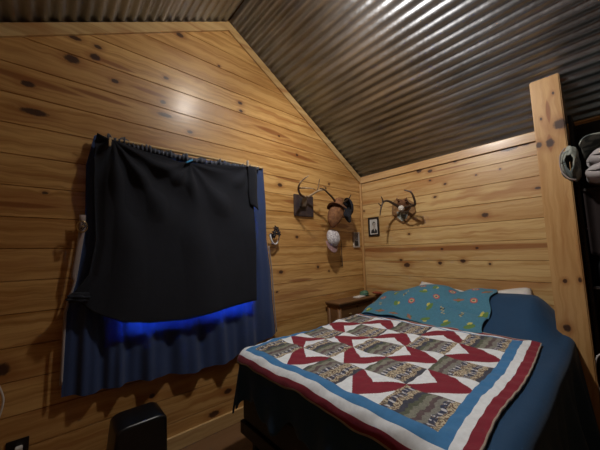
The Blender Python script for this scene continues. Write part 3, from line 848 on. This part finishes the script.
# ---------------------------------------------------------------- outlet and cables at the left
q = atY(17, 451)
ou = thing('wall_outlet', 'black outlet plate low on the gable wall with a white plug in it', 'outlet', loc=(q.x, S, q.z))
boxo('cover_plate', (-.045, .045, -.008, -.001, -.06, .06), M['blackplastic'], ou, .003)
tag(ou, ou['label'], 'outlet')
plg = boxo('plug', (-.012, .018, -.040, -.008, -.012, .022), M['cable'], None, .006); plg.location = (q.x+.004, S-.001, q.z+.008)
tag(plg, 'small white plug in the black outlet on the gable wall', 'plug')
cb_pts = [atY(-12, 372, 2.15), atY(-3, 383, 2.15), atY(3, 397, 2.15), atY(2, 408, 2.15), atY(-3, 424, 2.15), atY(-8, 450, 2.15)]
cb_pts += [Vector((cb_pts[-1].x-.02, 2.15, .03)), Vector((cb_pts[-1].x-.10, 2.10, .006))]
bm = nb(); tube(bm, spline(cb_pts), .0045, 8)
tag(mesh_obj('white_cable', bm, M['cable'], smooth=True), 'white cable hanging in a bend at the left edge of the gable wall', 'cable')

# ---------------------------------------------------------------- mounts on the gable wall
def at(px_, py_, off): return atY(px_, py_, S-off)     # off: distance out from the gable wall
def ax_(px_, py_, off): return atX(px_, py_, XE-off)   # out from the eave wall
def antler(parent, pts, r0, r1, m, k=5):
    P = spline(pts, k); bm = nb(); tube(bm, P, taper(len(P), r0, r1, 1.2), 9)
    for v in bm.verts: v.co -= parent.location
    return mesh_obj('antler', bm, m, parent, True)
def tine(par, pts, r0, r1, m, root):
    P = spline(pts, 4); bm = nb(); tube(bm, P, taper(len(P), r0, r1), 8)
    for v in bm.verts: v.co -= root.location
    o = mesh_obj('tine', bm, m, par, True); return o
c = atY(302, 206, S-.02)
m1 = thing('antler_mount', 'deer antlers on a dark square plaque beside the curtain on the gable wall', 'antler mount', 'antler mounts', loc=(c.x, S, c.z))
tl, br = atY(293, 193), atY(312.5, 217.5)
boxo('plaque', (tl.x, br.x, S-.022, S-.001, br.z-.0, tl.z-.01), M['walnutplaque'], m1, .006, (c.x, S, c.z))
bm = nb(); q = at(304, 202, .06)-m1.location
prism(bm, [(q.x-.045, -.075, q.z+.045), (q.x+.045, -.075, q.z+.045), (q.x+.035, -.06, q.z-.05), (q.x-.03, -.06, q.z-.05)], (0, .052, 0)); bmesh.ops.bevel(bm, geom=list(bm.edges), offset=.008, segments=2, affect='EDGES')
mesh_obj('skull_cap', bm, M['pewter'], m1)
a1 = antler(m1, [at(306, 197, .08), at(301, 195, .13), at(298.5, 190, .19), at(299.5, 184, .24), at(304, 179, .28), at(309, 175.5, .30)], .013, .004, M['antlertone'])
tine(a1, [at(299, 188, .21), at(305, 188, .26), at(312, 188.5, .30), at(316, 190, .31)], .008, .003, M['antlertone'], m1)
a2 = antler(m1, [at(308, 197, .08), at(313, 194, .13), at(318, 191, .18), at(324, 190, .22), at(329, 193, .25)], .013, .005, M['antler'])
tine(a2, [at(317, 191, .17), at(318.5, 186, .20), at(319.5, 179, .23)], .008, .003, M['antlertone'], m1)

c = atY(344, 206, S-.02)
m2 = thing('antler_mount', 'antler rack hung with caps on the gable wall close to the room corner', 'antler mount', 'antler mounts', loc=(c.x, S, c.z))
sh = [(-.09, .10), (.09, .10), (.10, 0), (.06, -.10), (0, -.15), (-.06, -.10), (-.10, 0)]
bm = nb(); prism(bm, [(x, -.022, z) for x, z in sh], (0, .021, 0)); bmesh.ops.bevel(bm, geom=list(bm.edges), offset=.005, segments=2, affect='EDGES'); mesh_obj('plaque', bm, M['plaquewood'], m2)
a1 = antler(m2, [at(341, 204, .07), at(336, 202, .14), at(332, 197, .20), at(328, 193, .24), at(324, 189.5, .26), at(320, 188.5, .26)], .014, .006, M['antlerdark'])
tine(a1, [at(325, 190, .26), at(326, 187.5, .28), at(323, 186.5, .32)], .009, .003, M['antlertone'], m2)
a2 = antler(m2, [at(343, 203, .07), at(346, 201, .13), at(349, 198.5, .18), at(351, 194.5, .21)], .013, .004, M['antlerdark'])
# caps
def cap(name, centre, r, m, brimdir, axis_up, label, m_brim, sq=.75, group='caps hung on the antlers'):
    """baseball cap: dome, curved visor, top button"""
    cpos = Vector(centre)
    t = thing(name, label, 'cap', group, loc=cpos)
    U = Vector(axis_up).normalized(); Fd = Vector(brimdir); Fd = (Fd-U*Fd.dot(U)).normalized(); Rr = Fd.cross(U)
    R3 = Matrix((Rr, Fd, U)).transposed()
    bm = nb(); rows = []
    n = 28
    for k in range(9):
        a = PI/2*k/8; rad = math.cos(a)**.8; hh = sq*math.sin(a)
        rows.append([bm.verts.new(R3 @ (Vector((math.cos(b)*rad*.9, math.sin(b)*rad*1.05, hh))*r)) for b in [2*PI*j/n for j in range(n)]])
    for A, B in zip(rows, rows[1:]):
        for j in range(n): bm.faces.new((A[j], A[(j+1) % n], B[(j+1) % n], B[j]))
    bm.faces.new(rows[-1])
    o = mesh_obj('crown', bm, m, t, True); s = o.modifiers.new('t', 'SOLIDIFY'); s.thickness = .004
    bm = nb(); g = []
    for i in range(9):
        f = i/8; row = []
        for j in range(13):
            a = PI*(.12+.76*j/12); rr_ = 1+f*.75*math.sin(PI*j/12)**.6
            x = math.cos(a)*.9*(1+.05*f); y = math.sin(a)*1.05+f*.72*math.sin(PI*j/12)**.5
            row.append(bm.verts.new(R3 @ (Vector((x, y, -.02-.16*f*(abs(x)**2)*1.5-.05*f))*r)))
        g.append(row)
    for A, B in zip(g, g[1:]):
        for j in range(12): bm.faces.new((A[j], A[j+1], B[j+1], B[j]))
    o = mesh_obj('visor', bm, m_brim, t, True); s = o.modifiers.new('t', 'SOLIDIFY'); s.thickness = .004
    bm = nb(); bmesh.ops.create_uvsphere(bm, u_segments=10, v_segments=6, radius=.008); bmesh.ops.translate(bm, verts=bm.verts, vec=R3 @ Vector((0, 0, r*sq+.002))); mesh_obj('button', bm, m, t, True)
    return t
cap('cap', at(347.5, 207, .14), .105, M['navycap'], (.1, .0, -1), (.55, -.25, .1), 'navy blue cap hung on the antler rack nearest the room corner', M['navycap'], .55)
# brown suede hat with hanging flap
t = thing('suede_hat', 'tan brown suede hat drooping from the antler rack above the white cap', 'hat', 'caps hung on the antlers', loc=at(336, 212, .15))
bm = nb(); r0 = bmesh.ops.create_icosphere(bm, subdivisions=4, radius=1)
for v in bm.verts:
    p = v.co; k = 1+.05*math.sin(6*p.x+2)*math.sin(5*p.z)
    zz = p.z; wx = .105*(1-.28*zz*0)*(1 if zz < 0 else 1-.35*zz)
    v.co = Vector((p.x*wx*k+.055*zz, p.y*.07*k, zz*.175*k))
mesh_obj('crown', bm, M['leather'], t, True)
bm = nb(); rows = []
for i in range(7):
    f = i/6; rows.append([bm.verts.new((math.cos(a)*(.085+.05*f)+.03-.02*f, math.sin(a)*(.05+.035*f)-.01, .075+.03*math.sin(2*a+.5)*f-.015*f)) for a in [2*PI*j/30 for j in range(30)]])
for A, B in zip(rows, rows[1:]):
    for j in range(30): bm.faces.new((A[j], A[(j+1) % 30], B[(j+1) % 30], B[j]))
o = mesh_obj('brim', bm, M['fur'], t, True); s = o.modifiers.new('t', 'SOLIDIFY'); s.thickness = .006
cap('cap', at(332.5, 238, .10), .095, M['whitecap'], (-.1, -.15, -1), (-.1, -1, .25), 'white patterned cap with faded rose visor hanging lowest below the suede hat', M['pinkcap'], .8)
# dark strap hanging below
bm = nb(); P = spline([at(341, 240, .02), at(341.5, 250, .02), at(342, 258, .015), at(342.3, 266, .012)], 4); tube(bm, P, taper(len(P), .003, .008), 6)
tag(mesh_obj('hanging_strap', bm, M['antlerdark'], smooth=True), 'thin dark strap hanging down the gable wall beside the white cap', 'strap')
# small picture on gable wall
def frame_y(px0_, py0_, px1_, py1_, label):
    a, b = atY(px0_, py0_), atY(px1_, py1_); cx, cz = (a.x+b.x)/2, (a.z+b.z)/2; w_, h_ = abs(b.x-a.x)/2, abs(b.z-a.z)/2
    t = thing('framed_picture', label, 'picture', loc=(cx, S, cz)); bm = nb(); f = .014
    for d in ((-w_, w_, -h_, -h_+f), (-w_, w_, h_-f, h_), (-w_, -w_+f, -h_+f, h_-f), (w_-f, w_, -h_+f, h_-f)): box(bm, d[0], d[1], -.018, -.001, d[2], d[3], .002)
    mesh_obj('frame', bm, M['framepale'], t)
    boxo('print', (-w_+f, w_-f, -.008, -.002, -h_+f, h_-f), M['photogrey'], t, 0)
    boxo('print_figure', (-w_*.4, w_*.5, -.010, -.008, -h_*.75, -h_*.15), M['photodark'], t, .004)
frame_y(352.5, 232, 359, 247.5, 'small pale framed picture on the gable wall beside the corner trim')

# ---------------------------------------------------------------- eave wall: portrait and antler mount
a, b = atX(368.5, 218), atX(380, 235.5); cy, cz = (a.y+b.y)/2, (a.z+b.z)/2; w_, h_ = abs(b.y-a.y)/2, abs(b.z-a.z)/2
t = thing('portrait_frame', 'black framed portrait of a man in a suit on the right wall near the corner', 'picture', loc=(XE, cy, cz)); f = .021
bm = nb()
for d in ((-w_, w_, -h_, -h_+f), (-w_, w_, h_-f, h_), (-w_, -w_+f, -h_+f, h_-f), (w_-f, w_, -h_+f, h_-f)): box(bm, -.020, -.001, d[0], d[1], d[2], d[3], .003)
mesh_obj('frame', bm, M['frameblack'], t)
boxo('mat_board', (-.007, -.002, -w_+f, w_-f, -h_+f, h_-f), M['paper'], t, 0)
iw, ih = w_-f-.012, h_-f-.012
def flat(name, pts, m, lvl):
    bm = nb(); prism(bm, [(-.008-lvl*.0006, -y, z) for y, z in pts], (-.0005, 0, 0)); return mesh_obj(name, bm, m, t)
def ell(cx, cz_, rx, rz, n=20): return [(cx+rx*math.cos(2*PI*k/n), cz_+rz*math.sin(2*PI*k/n)) for k in range(n)]
flat('print_background', [(-iw, -ih), (iw, -ih), (iw, ih), (-iw, ih)], newmat('print_light', (.50, .48, .45, 1), .6), 0)
flat('print_suit', [(-iw, -ih), (iw, -ih), (iw, -ih*.62), (iw*.45, -ih*.32), (-iw*.1, -ih*.30), (-iw*.8, -ih*.55)], M['photodark'], 1)
flat('print_shirt', [(iw*.0, -ih*.33), (iw*.42, -ih*.33), (iw*.22, -ih*.8)], M['paper'], 2)
flat('print_neck', [(-iw*.08, -ih*.45), (iw*.38, -ih*.45), (iw*.36, -ih*.1), (-iw*.1, -ih*.1)], M['photoskin'], 2.5)
flat('print_hair', ell(iw*.10, ih*.36, iw*.48, ih*.38), M['photodark'], 3)
flat('print_face', ell(iw*.18, ih*.18, iw*.37, ih*.40), M['photoskin'], 4)
for k in (-1, 1): flat('print_eye', ell(iw*(.20+.16*k), ih*.24, iw*.07, ih*.04, 8), M['photodark'], 5)
flat('print_mouth', ell(iw*.20, ih*-.03, iw*.12, ih*.025, 8), M['photodark'], 5)

c = atX(404, 210)
m3 = thing('antler_mount', 'dark curved antlers on a wooden shield plaque on the right wall beside the portrait', 'antler mount', 'antler mounts', loc=(XE, c.y, c.z))
off = m3.location
bm = nb(); shp = [(393, 202), (400, 199), (408, 199), (415, 203), (416.5, 212), (409, 220), (404, 223.5), (398, 220), (392.5, 214)]
P = [ax_(x, y, .0)-off for x, y in shp]
prism(bm, [(-.024, p.y, p.z) for p in P], (.023, 0, 0)); bmesh.ops.bevel(bm, geom=list(bm.edges), offset=.006, segments=2, affect='EDGES'); mesh_obj('plaque', bm, M['plaquewood'], m3)
P = [ax_(x, y, .0)-off for x, y in [(398, 212), (410, 211), (408, 218), (403.5, 221.5), (398.5, 217.5)]]
bm = nb(); prism(bm, [(-.030, p.y, p.z) for p in P], (.0055, 0, 0)); mesh_obj('camouflage_patch', bm, M['camo'], m3)
bm = nb(); q = ax_(403, 204, .07)-off
clump(bm, q, .07, .8, .95, .75, .08, 3); mesh_obj('hide', bm, M['fur'], m3, True)
bm = nb(); q = ax_(401.5, 208.5, .12)-off; clump(bm, q, .042, .9, .8, .85, .05, 1); mesh_obj('skull_plate', bm, M['skull'], m3, True)
for s, dx in ((-1, 398.5), (1, 405.5)):
    bm = nb(); q = ax_(dx, 200.5, .13)-off; tube(bm, [q, q+Vector((-.01, -s*.015, .015)), q+Vector((-.005, -s*.02, .03))], [.012, .012, .003], 8); mesh_obj('ear', bm, M['fur'], m3, True)
a1 = antler(m3, [ax_(399, 207, .10), ax_(394, 204, .18), ax_(388, 201, .25), ax_(383.5, 202, .30), ax_(381, 208, .33), ax_(380, 215.5, .34)], .016, .006, M['antlerdark'])
tine(a1, [ax_(383, 203, .30), ax_(382.5, 199.5, .33), ax_(381, 196.5, .35)], .010, .004, M['antlerdark'], m3)
tine(a1, [ax_(381.5, 206, .32), ax_(379.5, 204.5, .35), ax_(378.5, 203, .36)], .009, .004, M['antlerdark'], m3)
a2 = antler(m3, [ax_(405, 207, .10), ax_(410, 206, .17), ax_(415, 204.5, .23), ax_(413.5, 197, .28), ax_(410.5, 192, .31), ax_(404, 190, .33)], .016, .006, M['antlerdark'])
tine(a2, [ax_(413.5, 205, .22), ax_(409, 203, .27), ax_(406.5, 199.5, .31)], .010, .004, M['antlerdark'], m3)
a3 = tine(a2, [ax_(399, 208, .10), ax_(402, 212, .15), ax_(407, 211.5, .18), ax_(411, 207.5, .2)], .010, .005, M['antlerdark'], m3)

# ---------------------------------------------------------------- closet beyond the post
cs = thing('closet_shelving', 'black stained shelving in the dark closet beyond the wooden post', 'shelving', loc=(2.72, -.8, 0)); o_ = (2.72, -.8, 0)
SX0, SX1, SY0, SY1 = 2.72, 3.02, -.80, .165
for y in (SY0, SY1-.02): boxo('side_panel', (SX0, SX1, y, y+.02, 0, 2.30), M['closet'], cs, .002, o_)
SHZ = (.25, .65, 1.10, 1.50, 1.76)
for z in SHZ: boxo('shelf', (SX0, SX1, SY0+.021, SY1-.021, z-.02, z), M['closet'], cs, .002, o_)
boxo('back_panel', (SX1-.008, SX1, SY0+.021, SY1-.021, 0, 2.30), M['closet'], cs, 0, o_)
# folded clothes
def folded(name, x0, x1, y0, y1, z0, h, m, label, seed, layers=3, par=None):
    t = thing(name, label, 'clothes', 'clothes on the closet shelf', loc=(x0, y0, z0))
    for L_ in range(layers):
        def F(u, v, L_=L_):
            # cross-section loop (a fold) in y-z, running along x
            n = 2*PI*v; hh = h/layers
            yy = (y1-y0)/2*(1-.06*L_); cy_ = (y1-y0)/2
            c_, s_ = math.cos(n), math.sin(n)
            e_ = min(1, max(.02, min(u, 1-u)/.06))**.5; ry = (yy-.03*(1-e_))*math.copysign(abs(c_)**.35, c_); rz = e_*hh*.49*math.copysign(abs(s_)**.7, s_)
            wv = .010*math.sin(u*9+seed+L_)+.006*math.sin(u*23+3*n+seed)
            return (u*(x1-x0)*(1-.03*L_)+.012*math.sin(n*2+seed), cy_+ry+wv, hh*(L_+.5)+rz+wv*.6*(.4+abs(c_)))
        g = grid('folded_layer', F, 26, 36, m, t, thick=.004)
    return t
folded('folded_sweater', 2.48, 2.98, -.42, .100, 1.775, .20, M['greycloth'], 'grey folded sweatshirt sticking out of the closet shelf past the post', 2, 2)
# camouflage jacket bundled at the end nearest the post
jk = thing('camouflage_jacket', 'olive camouflage jacket bundled at the left end of the grey sweatshirt beside the post', 'jacket', loc=(2.50, .165, 1.90))
def Fj(u, v):
    a = 2*PI*v; x = -.05+.17*u
    k = 1+.10*math.sin(3*a+4*u)+.06*math.sin(7*a+9*u)
    w_ = math.sin(PI*min(1, max(.0, .04+.93*u)))**.4
    return (x, .045*math.cos(a)*k*w_, .115*math.sin(a)*k*w_+.005)
grid('sleeve', Fj, 30, 44, M['olive'], jk, thick=.006)
def Fj2(u, v):
    a = PI*(.05+.9*v); x = -.02+.40*u
    return (x, -.335+.285*math.cos(a), .080+.085*math.sin(a)**.6+.012*math.sin(9*v+5*u)+.008*math.sin(17*v-9*u))
grid('body_fabric', Fj2, 24, 50, M['olive'], jk, thick=.008)
bm = nb(); tube(bm, spline([(-.052, .012, .10), (-.056, .040, .05), (-.056, .042, -.04), (-.054, .012, -.10), (-.045, -.02, -.115)], 5), .004, 7)
o = mesh_obj('cuff_piping', bm, M['lining'], jk, True)
# dark garment hanging below
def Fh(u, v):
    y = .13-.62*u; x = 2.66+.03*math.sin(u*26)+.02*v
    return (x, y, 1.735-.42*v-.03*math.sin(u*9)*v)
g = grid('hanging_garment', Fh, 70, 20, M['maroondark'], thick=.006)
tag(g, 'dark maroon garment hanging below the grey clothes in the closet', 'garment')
# small things on shelves
def jar(x, y, z, r, h, m, mc, label):
    t = thing('bottle', label, 'bottle', 'bottles on the closet shelves', loc=(x, y, z+.001))
    bm = nb(); lathe(bm, [(r*.9, 0), (r, .01), (r, h*.7), (r*.45, h*.85), (r*.42, h)], (0, 0, 0), 'z', 18); mesh_obj('body', bm, m, t, True)
    bm = nb(); lathe(bm, [(r*.5, h), (r*.5, h+.02), (r*.4, h+.024)], (0, 0, 0), 'z', 14); mesh_obj('cap', bm, mc, t, True)
jar(2.78, .085, 1.10, .035, .20, M['blackplastic'], M['silver'], 'black bottle with silver cap nearest the post on the closet shelf')
jar(2.77, -.02, 1.10, .035, .24, M['blackplastic'], M['paper'], 'black bottle with white cap on the closet shelf at the right edge')
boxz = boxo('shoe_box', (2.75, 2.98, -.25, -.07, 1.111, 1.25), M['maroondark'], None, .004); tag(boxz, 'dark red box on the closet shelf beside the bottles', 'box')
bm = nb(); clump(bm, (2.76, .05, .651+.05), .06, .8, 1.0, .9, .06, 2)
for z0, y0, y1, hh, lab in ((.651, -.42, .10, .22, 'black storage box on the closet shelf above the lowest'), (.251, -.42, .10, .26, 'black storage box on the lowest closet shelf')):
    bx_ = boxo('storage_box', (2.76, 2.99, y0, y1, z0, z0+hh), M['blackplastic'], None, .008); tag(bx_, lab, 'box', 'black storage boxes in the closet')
bm.free()
# white cable loop at the right edge
cp = [atX(606, 352, 2.66), atX(598, 356, 2.66), atX(595.5, 364, 2.66), atX(596, 378, 2.66), atX(600, 390, 2.66), atX(606, 398, 2.66)]
ctr = sum(cp, Vector())/len(cp); mid_y = min(p.y for p in cp)
cp = cp+[Vector((2.66, 2*mid_y-p.y, p.z)) for p in cp[::-1]]
bm = nb(); N2 = []
K = len(cp)
for i in range(K):
    a_, b_, c_, d_ = cp[(i-1) % K], cp[i], cp[(i+1) % K], cp[(i+2) % K]
    for j in range(4):
        q_ = j/4; N2.append(.5*((2*b_)+(c_-a_)*q_+(2*a_-5*b_+4*c_-d_)*q_*q_+(3*b_-a_-3*c_+d_)*q_**3))
tube(bm, N2, .0045, 7, closed=True)
tag(mesh_obj('cable_loop', bm, M['cable'], smooth=True), 'white cable loop hanging in front of the dark closet at the right edge', 'cable')
